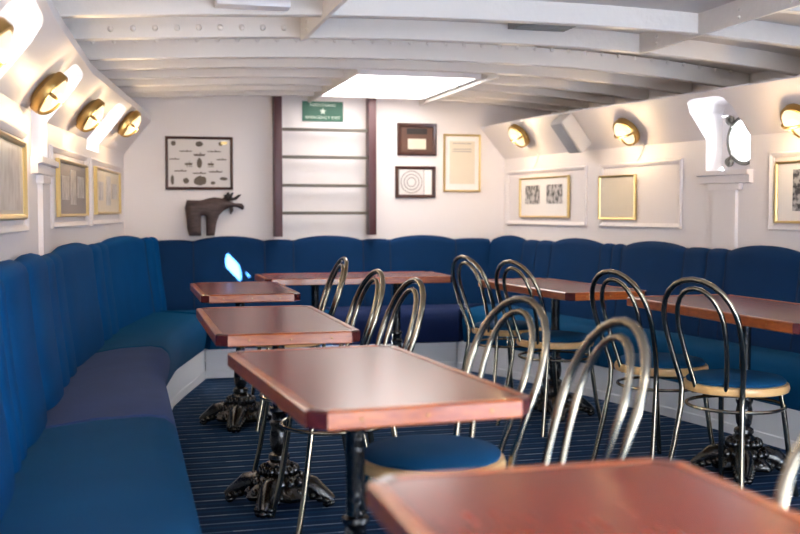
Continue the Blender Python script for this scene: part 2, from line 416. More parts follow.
for y in (3.25, 3.87):
    beam(y, xl(y), HX0-.012); beam(y, HX1+.012, xr(y))
beam(4.49, xl(4.49), HX1-.012)                # full beam across the hatch to the right carling
beam(4.49, HX1+.012, xr(4.49))
def bolts(mb):
    for k in range(9):
        x = -.05+k*.1
        if x < HX0-.05: mb.sphere((x, 5.08-.0275, hb(x)+.045), .015, (1, .7, 1), 10, 6)
beam(5.08, xl(5.08), xr(5.08), extra=bolts)
beam(5.665, xl(5.665), xr(5.665), wy=.05, drop=.012, hgt=.10, rivets=(.105, .080, .013))   # riveted beam
beam(6.16, xl(6.16), xr(6.16))
for y in (6.6, 7.0, 7.37, 7.68):
    beam(y, xl(y), SKX0-.011); beam(y, SKX1+.011, xr(y))
def carling(x0, y0, x1, y1, z0, z1, nb):
    mb = MB(); d = Vector((x1-x0, y1-y0, 0)); L = d.length; an = math.atan2(d.y, d.x)
    mb.box(((x0+x1)/2, (y0+y1)/2, (z0+z1)/2), (L, .02, z1-z0), an, .003)
    n = Vector((-d.y, d.x, 0)).normalized()
    for k in range(nb):
        for s in (-1, 1):
            for zz in (.025, .06):
                p = Vector((x0, y0, 0)).lerp(Vector((x1, y1, 0)), (k+.5)/nb)+n*s*.01; mb.sphere((p.x, p.y, z0+zz), .009, (1, 1, 1), 8, 6)
    return obj('carling', mb, M['beam'], ceil)
carling(HX0, HY0, HX0, HY1, 1.945, HZ, 5); carling(HX1, HY0, HX1, HY1, 1.952, HZ, 5)
carling(SKX0, 6.19, SKX0, BW, 1.955, 2.075, 5); carling(SKX1, 6.19, SKX1, BW, 1.955, 2.075, 5)
v = MB(); v.box((2.0, 4.80, HZ-.024), (.3, .3, .03), 0, .003)
for k in range(6): v.box((2.0, 4.69+k*.044, HZ-.041), (.27, .016, .008), 0)
obj('vent_grille', v, M['grey'], ceil)
v = MB(); v.box((.52, 4.36, 1.975), (.3, .1, .03), 0, .006); v.box((.52, 4.36, 2.01), (.1, .06, .06), 0)
obj('ceiling_fitting', v, M['paint'], ceil)

# skylight
sk = sroot('window_5')
z = 1.985
p = MB(); p.box(((SKX0+SKX1)/2+.01, (SKY0+SKY1)/2, z+.01), (SKX1-SKX0-.1, SKY1-SKY0-.04, .012), 0, 0)
obj('pane', p, M['sky_panel'], sk, smooth=False)
p = MB(); x0, x1 = SKX0+.022, SKX1-.022
for cx, cy, dx, dy in (((x0+x1)/2, SKY0, x1-x0, .03), ((x0+x1)/2, SKY1, x1-x0, .03), (x0+.012, (SKY0+SKY1)/2, .024, SKY1-SKY0-.03), (x1-.012, (SKY0+SKY1)/2, .024, SKY1-SKY0-.03)):
    p.box((cx, cy, z+.03), (dx, dy, .07), 0, .003)
obj('skylight_frame', p, M['paint'], sk)
p = MB(); p.tube([(1.96, 6.62, z), (1.955, 6.64, z-.035), (1.95, 6.75, z-.04)], .006); obj('catch', p, M['metaltrim'], sk)
# two added fill panels, unseen aft of the camera, framed like the skylight
for n, yy in ((6, .2), (7, -.9)):
    r_ = sroot('window_%d' % n)
    p = MB(); p.box((1.6, yy, 2.02), (1.5, .7, .012)); obj('pane', p, M['fill_panel'], r_, smooth=False)
    p = MB()
    for cx, cy, dx, dy in ((1.6, yy-.36, 1.56, .03), (1.6, yy+.36, 1.56, .03), (.835, yy, .03, .72), (2.365, yy, .03, .72)): p.box((cx, cy, 2.03), (dx, dy, .06), 0, .003)
    obj('skylight_frame', p, M['metaltrim'], r_)

# ------------------------------------------------------------------ settees
def seat_poly(front, back_of, name): pass
def strip_settee_cushion(outer, inner, h0, hf, hbk, m, parent, name='seat_cushion'):
    # outer: points along the wall side, inner: matching points along the front edge
    n = len(outer); rows = []
    for i in range(n):
        A = Vector((outer[i][0], outer[i][1], 0)); B = Vector((inner[i][0], inner[i][1], 0)); d = (B-A); L = d.length; d.normalize()
        e = min(i, n-1-i); sink = (.022 if e == 0 else 0.)
        pr = [(0, h0), (0, hbk-sink), (.12, hbk+.012-sink), (L*.5, (hf+hbk)/2+.018-sink), (L-.10, hf+.008-sink), (L-.045, hf-.002-sink), (L-.012, hf-.03-sink*.6), (L-.0, hf-.075), (L-.008, hf-.13), (L-.03, h0+.01), (L-.04, h0)]
        rows.append([A+d*o+Vector((0, 0, h)) for o, h in pr])
    mb = MB(); mb.grid(rows, close_u=True); k = len(rows[0])
    for r in (rows[0], rows[-1]): mb.faces(r, [tuple(range(k))])
    return obj(name, mb, m, parent, world=True, ang=50)
def resample(P, n):
    q = Poly(P); return [(lambda v: (v[0].x, v[0].y))(q.at(q.L*k/(n-1))) for k in range(n)]
def cut(P, y0, y1, n):
    q = Poly(P); s0, s1 = q.sY(y0), q.sY(y1); out = []
    for k in range(n):
        v = q.at(s0+(s1-s0)*k/(n-1))[0]; out.append((v.x, v.y))
    return out
def eased(pts_o, pts_i, n):      # extra rows close to both ends so the ends roll over
    qo, qi = Poly(pts_o), Poly(pts_i); us = [0, .008, .03]+[.03+.94*k/(n-1) for k in range(1, n-1)]+[.97, .992, 1.]
    o = []; i = []
    for u in us:
        a = qo.at(qo.L*u)[0]; b_ = qi.at(qi.L*u)[0]; o.append((a.x, a.y)); i.append((b_.x, b_.y))
    return o, i
def back_panel(W, s0, s1, base, top, arch, bulge, m, parent, offs=None):
    # a padded upholstered panel against wall W from s0 to s1
    nu, rows = 14, []
    g = .0014
    for k in range(nu+1):
        u = k/nu; s = s0+g+(s1-s0-2*g)*u; off0 = offs(s) if offs else 0.; e = 1-(2*u-1)**2; rnd = max(0., 1-abs(2*u-1)**(3.2 if offs and parent.name == 'settee' else 5))
        T = top+arch*e-(.006*(1-rnd)); fb = .05+bulge*(rnd**.7 if rnd > 0 else 0)
        col = [W.P(s, .004+off0, base)]
        for h_, o_ in ((base, .11), (base+.12, .10), (base+.3, .075), (T-.09, .055), (T-.045, .052)):
            col.append(W.P(s, off0+o_-.035+fb, h_))
        for an in (30, 60, 90, 120, 150, 175):
            r_ = .045; col.append(W.P(s, off0+.004+(.013+fb)*(.5+.5*math.cos(math.radians(an))), T-.045+r_*math.sin(math.radians(an))))
        rows.append(col)
    mb = MB(); mb.grid(rows, close_u=True)
    for r in (rows[0], rows[-1]): mb.faces(r, [tuple(range(len(r)))])
    return obj('backrest_panel', mb, m, parent, world=True, ang=60)

def seam(W, s, top, parent, offs=None):
    o = offs(s) if offs else 0.; fb = .05
    pts = [W.P(s, o+o_-.035+fb+.0005, h_) for h_, o_ in ((.42, .107), (.60, .085), (.74, .066), (top-.10, .055), (top-.05, .052))]
    for an in (30, 60, 90):
        pts.append(W.P(s, o+.004+(.013+fb)*(.5+.5*math.cos(math.radians(an))), top-.051+.045*math.sin(math.radians(an))))
    mb = MB(); mb.tube(pts, .005, 6); return obj('seam_piping', mb, M['piping'], parent, world=True)
def base_board(P, h, t, parent):
    q = Poly(P); n = 24; mb = MB()
    mb.grid([[q.P(q.L*k/n, o, hh) for k in range(n+1)] for o, hh in ((0, .003), (0, h), (-t, h), (-t, .003))], close_v=True)
    mb.grid([[q.P(q.L*k/n, o, hh) for k in range(n+1)] for o, hh in ((.001, .003), (.006, .003), (.006, .05), (.001, .055))])
    return obj('plinth', mb, M['base'], parent, world=True, ang=30)

BH = .20
seatF_L = [(.17, -1.0), (.17, 4.9), (.20, 5.35), (.31, 6.2), (.53, 7.09)]
wallF_L = [(WL.xY(y)+.035, y) for y in (-1.0, 1.0, 3.0, 4.0, 5.0, 6.0, 7.0, 7.85)]
L = thing('settee', 'long blue velvet settee with scalloped back curving along the left wall', 'settee', (-.1, 4.5, 0))
cuts = [(-.99, 1.75, 'seatvelvet'), (1.76, 3.62, 'seatvelvet'), (3.63, 5.52, 'velvet2')]
for y0, y1, mm in cuts:
    o_, i_ = eased(cut(wallF_L, y0, y1, 12), cut(seatF_L, y0, y1, 12), 12)
    strip_settee_cushion(o_, i_, BH, .43, .40, M[mm], L)
o_, i_ = eased(cut(wallF_L, 5.53, 7.80, 12), cut(seatF_L, 5.53, 7.08, 12), 12)
strip_settee_cushion(o_, i_, BH, .43, .40, M['seatvelvet'], L)
base_board([(.125, -1.0), (.125, 4.9), (.155, 5.35), (.265, 6.22), (.515, 7.14)], BH, .02, L)
sL = [.5, .64, .78, 1.38, 1.52, 1.66, 2.26, 2.4, 2.54, 3.14, 3.28, 3.42, 3.9, 4.5, 4.65, 4.79, 5.42, 5.93, 6.2, 6.49, 7.55, 7.82, 8.09, 9.12, 9.27, 9.36]
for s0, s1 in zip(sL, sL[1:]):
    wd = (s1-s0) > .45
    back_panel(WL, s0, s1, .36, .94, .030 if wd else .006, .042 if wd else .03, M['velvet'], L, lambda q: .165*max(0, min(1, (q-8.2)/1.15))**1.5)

for s0 in sL[1:-1]: seam(WL, s0, .94, L, lambda q: .165*max(0, min(1, (q-8.2)/1.15))**1.5)
WBk = Poly([(.03, 7.945), (2.93, 7.945)])
Bk = thing('settee', 'blue velvet settee with arched back panels across the far wall under the ladder', 'settee', (1.45, 7.5, 0))
o_, i_ = eased([(.11, 7.86), (1.4, 7.87)], [(.56, 7.09), (1.38, 7.09)], 10); strip_settee_cushion(o_, i_, BH, .43, .40, M['seatvelvet'], Bk)
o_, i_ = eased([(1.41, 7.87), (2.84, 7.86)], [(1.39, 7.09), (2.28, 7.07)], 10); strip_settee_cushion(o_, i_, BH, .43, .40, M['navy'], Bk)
base_board([(.52, 7.145), (2.31, 7.145)], BH, .02, Bk)
sB = [.18, .46, .986, 1.204, 1.744, 1.958, 2.491, 2.78]
for s0, s1 in zip(sB, sB[1:]):
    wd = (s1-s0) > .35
    back_panel(WBk, s0, s1, .36, .915, .03 if wd else .004, .010 if wd else .007, M['velvet_unlit'], Bk)

for s0 in sB[1:-1]: seam(WBk, s0, .915, Bk)
R = thing('settee', 'blue velvet settee with scalloped back running along the right wall', 'settee', (3.0, 5.0, 0))
seatF_R = [(2.30, 7.06), (2.46, 6.70), (2.68, 5.88), (2.83, 5.2), (2.90, 4.85), (2.99, 4.2), (3.05, 3.2), (3.08, -1.0)]
wallF_R = [(WR.xY(y)-.035, y) for y in (7.84, 7.0, 6.4, 5.6, 4.8, 4.0, 3.2, -1.0)]
for y0, y1, z0, z1 in ((7.84, 5.9, 7.05, 5.75), (5.89, 3.9, 5.74, 3.9), (3.89, 1.9, 3.89, 1.9), (1.89, -.99, 1.89, -.99)):
    o_, i_ = eased(cut(wallF_R, y0, y1, 12), cut(seatF_R, z0, z1, 12), 12)
    strip_settee_cushion(o_, i_, BH, .43, .40, M['seatvelvet'], R)
base_board([(2.29, 7.12), (2.50, 6.72), (2.725, 5.88), (2.87, 5.2), (2.94, 4.85), (3.03, 4.2), (3.09, 3.2), (3.12, -1.0)], BH, .02, R)
sR = [.10, .49, .70, .93, 1.55, 1.68, 1.78, 2.377, 2.58, 2.74, 3.3, 3.47, 3.64, 4.2, 4.37, 4.54, 5.1, 5.3, 5.46, 6.06, 6.2, 6.36, 6.96, 7.1, 7.26, 7.86, 8.0, 8.16, 8.76]
for s0, s1 in zip(sR, sR[1:]):
    wd = (s1-s0) > .35
    back_panel(WR, s0, s1, .36, .915, .03 if wd else .004, .010 if wd else .007, M['velvet_unlit'], R, lambda q: .13*max(0., 1-q/.55)**1.5)

for s0 in sR[1:-1]: seam(WR, s0, .915, R, lambda q: .13*max(0., 1-q/.55)**1.5)
# ------------------------------------------------------------------ tables
def octo(lx, ly, ch): return [(-lx+ch, -ly), (lx-ch, -ly), (lx, -ly+ch), (lx, ly-ch), (lx-ch, ly), (-lx+ch, ly), (-lx, ly-ch), (-lx, -ly+ch)]
TT = .735
def pedestal(t, px, py, rot):
    st = MB()
    st.lathe([(.0, .695), (.085, .695), (.085, .688), (.03, .68), (.024, .66), (.024, .38), (.034, .375), (.036, .365), (.028, .355), (.028, .33), (.036, .322), (.036, .312), (.030, .3), (.034, .28), (.036, .25), (.032, .22), (.026, .205), (.04, .195), (.042, .18), (.03, .17)], 24, Matrix.Translation((px, py, 0)))
    col = obj('column', st, M['iron'], t)
    bell = MB()
    rows = []; seg = 40
    for r, zz in ((.03, .175), (.045, .165), (.052, .15), (.05, .135), (.062, .12), (.08, .10), (.095, .085), (.112, .068), (.125, .05), (.12, .036), (.06, .03)):
        row = []
        for k in range(seg):
            an = 2*PI*k/seg; rr = r*(1+.12*math.cos(an*4-rot*4)+.22*noise.noise(Vector((math.cos(an)*3, math.sin(an)*3, zz*22))))
            row.append((px+rr*math.cos(an), py+rr*math.sin(an), zz))
        rows.append(row)
    bell.grid(rows, close_u=True)
    for k in range(16):                               # raised leaf ornament
        an = 2*PI*(k+.5)/16+rot
        for j, (rr, zz) in enumerate(((.065, .135), (.095, .095), (.12, .06))):
            bell.sphere((px+rr*math.cos(an+j*.2), py+rr*math.sin(an+j*.2), zz), .016, (1, 1, 1.3), 8, 6)
    obj('base_bell', bell, M['iron'], t)
    for k in range(4):
        an = rot+PI/4+k*PI/2; ft = MB(); d = Vector((math.cos(an), math.sin(an), 0)); sd = Vector((-d.y, d.x, 0)); o = Vector((px, py, 0))
        ft.tube([o+d*.08+Vector((0, 0, .085)), o+d*.13+Vector((0, 0, .075)), o+d*.165+Vector((0, 0, .05)), o+d*.195+Vector((0, 0, .034)), o+d*.212+Vector((0, 0, .024))], [.042, .042, .034, .026, .018], 10)
        for j in (-1, 0, 1): ft.sphere(o+d*(.205-.012*abs(j))+sd*.02*j+Vector((0, 0, .015)), .016, (1, 1, .9), 8, 6)
        for j in range(5):
            for sg in (-1, 1): ft.sphere(o+d*(.09+.026*j)+sd*sg*(.042-.004*j)+Vector((0, 0, .06-.008*j)), .014, (1, 1, 1), 8, 6)
            ft.sphere(o+d*(.1+.024*j)+Vector((0, 0, .112-.018*j)), .014, (1, 1, 1), 8, 6)
        obj('foot', ft, M['iron'], t)
def table(label, cx, cy, lx, ly, rz, poles, group='mahogany saloon tables', nscrew=(3, 4)):
    t = thing('saloon_table', label, 'table', (cx, cy, 0), rz, group)
    hx, hy = lx/2, ly/2; ch = .036; th = .04; ew = .022
    mb = MB(); mb.prism(octo(hx-ew+.001, hy-ew+.001, ch-.008), TT-th+.003, TT-.0015)
    obj('tabletop', mb, M['mahog'], t, smooth=False)
    outer = octo(hx, hy, ch); inner = octo(hx-ew, hy-ew, ch-.009)
    for k in range(8):
        a0, a1 = outer[k], outer[(k+1) % 8]; b0, b1 = inner[k], inner[(k+1) % 8]
        mb = MB(); z0, z1 = TT-th, TT
        prof = lambda a, b: [Vector((a[0], a[1], z0+.004)), Vector((a[0], a[1], z1-.004)), Vector((a[0]+(b[0]-a[0])*.2, a[1]+(b[1]-a[1])*.2, z1)), Vector((b[0], b[1], z1)), Vector((b[0], b[1], z0)), Vector((a[0]+(b[0]-a[0])*.2, a[1]+(b[1]-a[1])*.2, z0))]
        A, B = prof(a0, b0), prof(a1, b1); mb.grid([A, B], close_u=True); mb.faces(A, [tuple(range(6))]); mb.faces(B, [tuple(range(6))])
        e = obj('corner_block' if k % 2 else 'edge_strip', mb, M['mahdark'] if k % 2 else M['mahedge'], t, ang=25)
        if k % 2 == 0:
            n_ = nscrew[0] if abs(a1[0]-a0[0]) > abs(a1[1]-a0[1]) else nscrew[1]
            A2, B2 = Vector((a0[0], a0[1], TT-.02)), Vector((a1[0], a1[1], TT-.02)); dr = (B2-A2).normalized(); nr = Vector((dr.y, -dr.x, 0))
            for q in range(n_):
                sm = MB(); pz = A2.lerp(B2, (q+.5)/n_)
                Rm = nr.to_track_quat('Z', 'Y').to_matrix().to_4x4(); Rm.translation = pz
                sm.lathe([(0, -.004), (.0045, -.004), (.0045, .0006), (.003, .0016), (0, .0018)], 10, Rm); obj('screw', sm, M['screw'], e)
    for px, py, ro in poles: pedestal(t, px, py, ro)
    return t
table('mahogany table at bottom right nearest the camera, only its blurred far end in view', .59, 1.0, .51, 1.0, 0, [(-.02, .0, .3)])
table('mahogany table in front of the left settee middle, brightest orange near edge', .552, 2.5, .492, .96, .078, [(-.01, .0, .4)])
table('second mahogany table from the camera along the left settee, greyish glare on its top', .515, 3.85, .475, 1.0, 0, [(.05, .14, .35)])
table('small mahogany table at the far end of the left settee by the corner', .583, 5.44, .475, .90, 0, [(.0, .10, .5)])
table('wide mahogany table set crossways before the far settee with sun on its left end', 1.37, 6.37, 1.16, .56, 0, [(-.24, .0, .4), (.28, 0, .4)])
table('far right mahogany table beside the right settee, behind two steel chairs', 2.245, 5.24, .46, 1.10, .09, [(.06, .12, .4)])
table('large mahogany table at right edge of the photo beside the right settee', 2.52, 3.80, .55, 1.26, .03, [(.05, .15, .2)])

# ------------------------------------------------------------------ chairs
def hoop(half_top, half_bot, zt, zb, yb, yt, n=36, foot=None, zw=.72):
    pts = []
    if foot: pts.append((-foot[0], foot[1], foot[2])); pts.append((-(half_bot+.008), yb-.012, zb*.62))
    for k in range(n+1):
        u = k/n
        if u < .34: q = u/.34; z_ = zb+(zw-zb)*q; x = -(half_bot+(half_top-half_bot)*math.sin(q*PI/2))
        elif u > .66: q = (1-u)/.34; z_ = zb+(zw-zb)*q; x = (half_bot+(half_top-half_bot)*math.sin(q*PI/2))
        else: an = PI-(u-.34)/.32*PI; x = half_top*math.cos(an); z_ = zw+(zt-zw)*math.sin(an)
        f_ = (z_-zb)/(zt-zb); pts.append((x, yb+(yt-yb)*(f_**1.15), z_))
    if foot: pts.append((half_bot+.008, yb-.012, zb*.62)); pts.append((foot[0], foot[1], foot[2]))
    # smooth
    P = [Vector(p) for p in pts]
    for _ in range(2): P = [P[0]]+[(P[i-1]+P[i]*2+P[i+1])/4 for i in range(1, len(P)-1)]+[P[-1]]
    return P
def make_chair(label):
    t = thing('hoop_back_chair', label, 'chair', (0, 0, 0), 0, 'hoop-back steel chairs around the tables')
    s = MB(); s.lathe([(0, .430), (.185, .430), (.198, .434), (.202, .447), (.198, .462), (.186, .466), (0, .464)], 44); obj('seat_rim', s, M['beech'], t)
    s = MB(); s.lathe([(0, .464), (.186, .464), (.189, .474), (.178, .484), (.12, .494), (.0, .498)], 44); obj('seat_cushion', s, M['chaircloth'], t)
    s = MB(); s.tube(hoop(.160, .124, .882, .43, -.168, -.32, foot=(.17, -.245, .006)), .0108, 12); obj('back_hoop', s, M['chrome'], t)
    s = MB(); s.tube(hoop(.098, .062, .846, .44, -.178, -.306, zw=.72), .0095, 10); obj('inner_hoop', s, M['chrome'], t)
    for sx in (-1, 1):
        s = MB(); s.tube([(sx*.125, .115, .437), (sx*.135, .125, .36), (sx*.15, .155, .15), (sx*.165, .185, .006)], .0105, 10); obj('leg', s, M['chrome'], t)
    s = MB(); s.tube([(.186*math.cos(2*PI*k/40), .186*math.sin(2*PI*k/40)-.0, .372) for k in range(40)], .007, 8, closed=True); obj('stretcher_ring', s, M['chrome'], t)
    s = MB()
    for k in range(2):
        a = PI/4+k*PI/2; s.tube([(.17*math.cos(a), .17*math.sin(a), .424), (-.17*math.cos(a), -.17*math.sin(a), .424)], .008, 8)
    obj('under_frame', s, M['iron'], t)
    return t
chairs = [  # seat centre x, y, facing vector, label
 (.80, 2.71, (-.95, -.31), 'hoop-back steel chair whose blue seat shows under the right end of the nearer left table'),
 (.78, 2.14, (-1, -.09), 'large blurred hoop-back steel chair between the two nearest tables, its seat hidden'),
 (.755, 1.13, (-.95, -.30), 'blurred steel chair cut off by the right edge of the photo, beside the nearest table'),
 (.715, 4.26, (-.99, -.11), 'hoop-back steel chair, middle of the three seen beyond the nearer left table'),
 (.715, 3.66, (-.99, -.12), 'hoop-back steel chair, nearest of the three seen beyond the nearer left table'),
 (.82, 5.50, (-1, -.04), 'hoop-back steel chair at the small corner table, its hoop in front of the far table'),
 (2.31, 3.62, (.885, .465), 'steel hoop-back chair farthest right in sharp focus, in front of the large right table'),
 (2.27, 4.14, (.94, .34), 'steel hoop-back chair directly left of the sharp rightmost chair at the large right table'),
 (2.17, 5.08, (.93, .36), 'steel hoop-back chair at the near end of the far right table'),
 (2.12, 5.66, (.95, .32), 'steel hoop-back chair at far end of the far right table, before the back settee'),
]
proto = None
for x, y, fv, lab in chairs:
    rz = math.atan2(fv[1], fv[0])-PI/2
    if proto is None: proto = make_chair(lab); proto.location = (x, y, 0); proto.rotation_euler = (0, 0, rz)
    else: dup(proto, (x, y, 0), rz, lab)

# ------------------------------------------------------------------ pictures
class Flat:           # the back wall as a Poly-like surface
    pass
BWp = Poly([(0.0, BW), (2.95, BW)])
def picture(W, s0, s1, h0, h1, label, frame, fw, mount, group, prints, name='framed_picture', cat='picture', tilt=0., fd=.022):
    sm = (s0+s1)/2; a_, b_ = W.P(s0, 0, 0), W.P(s1, 0, 0); d = (b_-a_); w = d.length; rz = math.atan2(d.y, d.x)
    c = (a_+b_)/2; nrm = Vector((math.sin(rz), -math.cos(rz), 0)); mid = W.P(sm, 0, 0); off = max(0, (mid-c).dot(nrm))+.002
    t = thing(name, label, cat, (c.x+nrm.x*off, c.y+nrm.y*off, h0), rz, group); h = h1-h0; hw = w/2
    fr = MB(); prof = [(0, 0), (0, -fd*.7), (fw*.3, -fd), (fw*.8, -fd*.8), (fw, -fd*.55), (fw, 0)]
    loop = [(-hw, 0, 1, 1), (hw, 0, -1, 1), (hw, h, -1, -1), (-hw, h, 1, -1)]
    fr.grid([[Vector((x+sx*u, o, zz+sz*u)) for u, o in prof] for x, zz, sx, sz in loop], close_v=True)
    obj('frame', fr, frame, t, ang=25)
    mm = MB(); mm.box((0, -.004, h/2), (w-fw*1.6, .006, h-fw*1.6)); mo = obj('mount', mm, mount, t, smooth=False)
    for x0, z0, x1, z1, m, nm in prints:
        pm = MB(); pm.box(((x0+x1)/2*w-w/2, -.0085, (z0+z1)/2*h), ((x1-x0)*w, .003, (z1-z0)*h)); obj(nm, pm, m, t, smooth=False)
    return t, w, h
gold = M['giltframe']
picture(WL, WL.sY(3.42), WL.sY(4.40), 1.095, 1.40, 'large faded sepia picture in gilt frame, cut by the left edge of the photo', gold, .022, M['cream'], None, [(.1, .12, .9, .9, M['sepia'], 'print')])
picture(WL, 6.928, 7.778, 1.10, 1.39, 'grey-mounted photograph in narrow gilt frame beside the left pilaster', gold, .016, M['greymat'], None, [(.14, .3, .36, .72, M['bwpale'], 'print'), (.42, .22, .6, .85, M['bwpale'], 'print'), (.66, .35, .9, .75, M['bwpale'], 'print')])
picture(WL, 8.091, 9.15, 1.11, 1.40, 'pale photograph in gilt frame on the left wall nearest the back corner', gold, .016, M['cream'], None, [(.14, .3, .3, .7, M['bwpale'], 'print'), (.42, .2, .6, .85, M['bwpale'], 'print'), (.66, .35, .88, .7, M['bwpale'], 'print')])
picture(WR, .319, 1.08, 1.083, 1.385, 'gilt-framed pair of black and white photographs on the right wall', gold, .014, M['matboard'], None, [(.12, .34, .42, .8, M['bw'], 'photograph'), (.56, .34, .87, .8, M['bw'], 'photograph')])
picture(WR, 1.452, 1.846, 1.074, 1.367, 'gilt frame holding a blank beige sheet on the right wall below a lamp', gold, .016, M['cream'], None, [(.05, .06, .95, .94, M['cream'], 'print')])
picture(WR, 3.053, 3.75, 1.065, 1.392, 'black and white harbour photograph in gilt frame at the right edge', gold, .014, M['matboard'], None, [(.18, .2, .82, .86, M['ship'], 'photograph')])
# chart of ships and fish on the back wall
ct, cw, chh = picture(BWp, .298, .791, 1.29, 1.683, 'chart of small ship drawings in dark wooden frame above the moose', M['darkframe'], .02, M['charpaper'], None, [])
def blob(t, w, h, x, zz, rx, rz_, m=None, nm='drawing', ang=0):
    b_ = MB(); pts = [(rx*math.cos(2*PI*k/20)*(1+.15*noise.noise(Vector((k*.7, x*9, zz*9)))), rz_*math.sin(2*PI*k/20)*(1+.25*noise.noise(Vector((k*.9, zz*7, x*5))))) for k in range(20)]
    b_.prism(pts, .0, .002, Matrix.Translation((x*w-w/2, -.0072, zz*h)) @ Matrix.Rotation(PI/2, 4, 'X')); return obj(nm, b_, m or M['ink'], t, smooth=False)
def hull(t, w, h, x, zz, L_, hh, mast=True):
    b_ = MB(); L_ /= 2
    b_.prism([(-L_, 0), (-L_*.8, -hh), (L_*.8, -hh), (L_, .1*hh), (L_*.3, 0), (L_*.3, hh*.9), (L_*.1, hh*.9), (L_*.1, 0), (-L_*.3, 0), (-L_*.3, hh*.5), (-L_*.4, hh*.5), (-L_*.4, 0)], 0, .002, Matrix.Translation((x*w-w/2, -.0072, zz*h)) @ Matrix.Rotation(PI/2, 4, 'X'))
    return obj('drawing', b_, M['ink'], t, smooth=False)
for x, zz, rx, rz_ in ((.5, .86, .028, .02), (.12, .87, .018, .018), (.82, .87, .016, .016), (.5, .5, .02, .036), (.51, .17, .046, .036), (.3, .17, .022, .02), (.1, .18, .012, .038), (.86, .21, .03, .012), (.70, .13, .018, .012)): blob(ct, cw, chh, x, zz, rx, rz_)
for x, zz, L_, hh in ((.3, .73, .1, .007), (.72, .73, .11, .007), (.5, .67, .09, .014), (.13, .58, .08, .007), (.83, .58, .08, .008), (.34, .5, .06, .016), (.67, .5, .05, .016), (.22, .36, .1, .008), (.5, .32, .11, .008), (.74, .35, .11, .009), (.35, .44, .05, .004), (.67, .44, .05, .004)): hull(ct, cw, chh, x, zz, L_, hh)
pb = MB(); pb.box((cw*.37, -.008, chh*.885), (.045, .003, .02)); obj('label_plate', pb, M['giltframe'], ct)
t, w, h = picture(BWp, 2.062, 2.378, 1.565, 1.816, 'dark wood framed brown picture, upper of the two dark frames right of ladder', M['darkframe'], .03, M['brownpaper'], None, [(.27, .2, .73, .52, M['cream'], 'print'), (.24, .66, .76, .84, M['antler'], 'print')])
t, w, h = picture(BWp, 2.045, 2.371, 1.235, 1.483, 'dark wood framed engraved plate, lower of the two dark frames right of ladder', M['darkframe'], .026, M['greymat'], None, [(.72, .1, .9, .9, M['matboard'], 'print'), (.1, .1, .7, .9, M['charpaper'], 'print')])
for q, rr in enumerate((.085, .06, .035)):
    rg = MB(); rg.tube([(w*-.1+rr*math.cos(2*PI*k/32), -.0112, h*.5+rr*math.sin(2*PI*k/32)) for k in range(32)], .0035, 6, closed=True); obj('engraved_ring', rg, M['greymat'], t)
t, w, h = picture(BWp, 2.436, 2.745, 1.284, 1.738, 'tall gilt-framed certificate with white mount near the right corner', gold, .016, M['matboard'], None, [(.17, .14, .84, .88, M['cream'], 'print')])
for k, zz in enumerate((.84, .74, .70)):
    lm = MB(); lm.box((-.0, -.0112, h*zz), (w*.5, .002, .006)); obj('ruled_line', lm, M['greymat'], t)

# ------------------------------------------------------------------ ladder, sign, moose
lad = thing('wall_ladder', 'fixed ladder with maroon uprights and worn rungs on the far wall', 'ladder', (1.48, 7.86, .9))
for x in (1.112, 1.83):
    s = MB(); s.box((x, 7.845, 1.49), (.058, .11, 1.1 if x < 1.5 else 1.08), 0, .004); obj('upright', s, M['redbrown'], lad, world=True)
for zz in (1.742, 1.537, 1.324, 1.117):
    s = MB(); s.box((1.471, 7.84, zz), (.662, .034, .023), 0, .004); obj('rung', s, M['rung'], lad, world=True)
sg = thing('exit_sign', 'green emergency exit sign with white star between the ladder uprights', 'sign', (1.475, 7.947, 1.815))
s = MB(); s.box((0, -.004, .0755), (.316, .006, .151), 0, .001); obj('panel', s, M['signgreen'], sg, smooth=False)
s = MB(); pts = []
for k in range(10):
    r = .028 if k % 2 == 0 else .0112; an = PI/2+k*PI/5; pts.append((r*math.cos(an), r*math.sin(an)))
s.prism(pts, 0, .002, Matrix.Translation((0, -.0072, .0755)) @ Matrix.Rotation(PI/2, 4, 'X')); obj('star', s, M['signink'], sg, smooth=False)
def lettering(txt, width, z_, parent, y=-.0075):
    cu = bpy.data.curves.new('t', 'FONT'); cu.body = txt; cu.align_x = 'CENTER'; cu.align_y = 'CENTER'; cu.extrude = .001; cu.size = .03
    tmp = bpy.data.objects.new('t', cu); C.objects.link(tmp); bpy.context.view_layer.update()
    dg = bpy.context.evaluated_depsgraph_get(); me = bpy.data.meshes.new_from_object(tmp.evaluated_get(dg)); bpy.data.objects.remove(tmp)
    xs = [v.co.x for v in me.vertices]; sc = width/(max(xs)-min(xs))
    for v in me.vertices: v.co = Vector((v.co.x*sc, y-v.co.z, z_+v.co.y*.03*0+v.co.y))
    me.materials.clear(); me.materials.append(M['signink']); return link('lettering', me, parent)
lettering('N\u00d8DUTGANG', .196, .123, sg); lettering('EMERGENCY EXIT', .268, .028, sg)

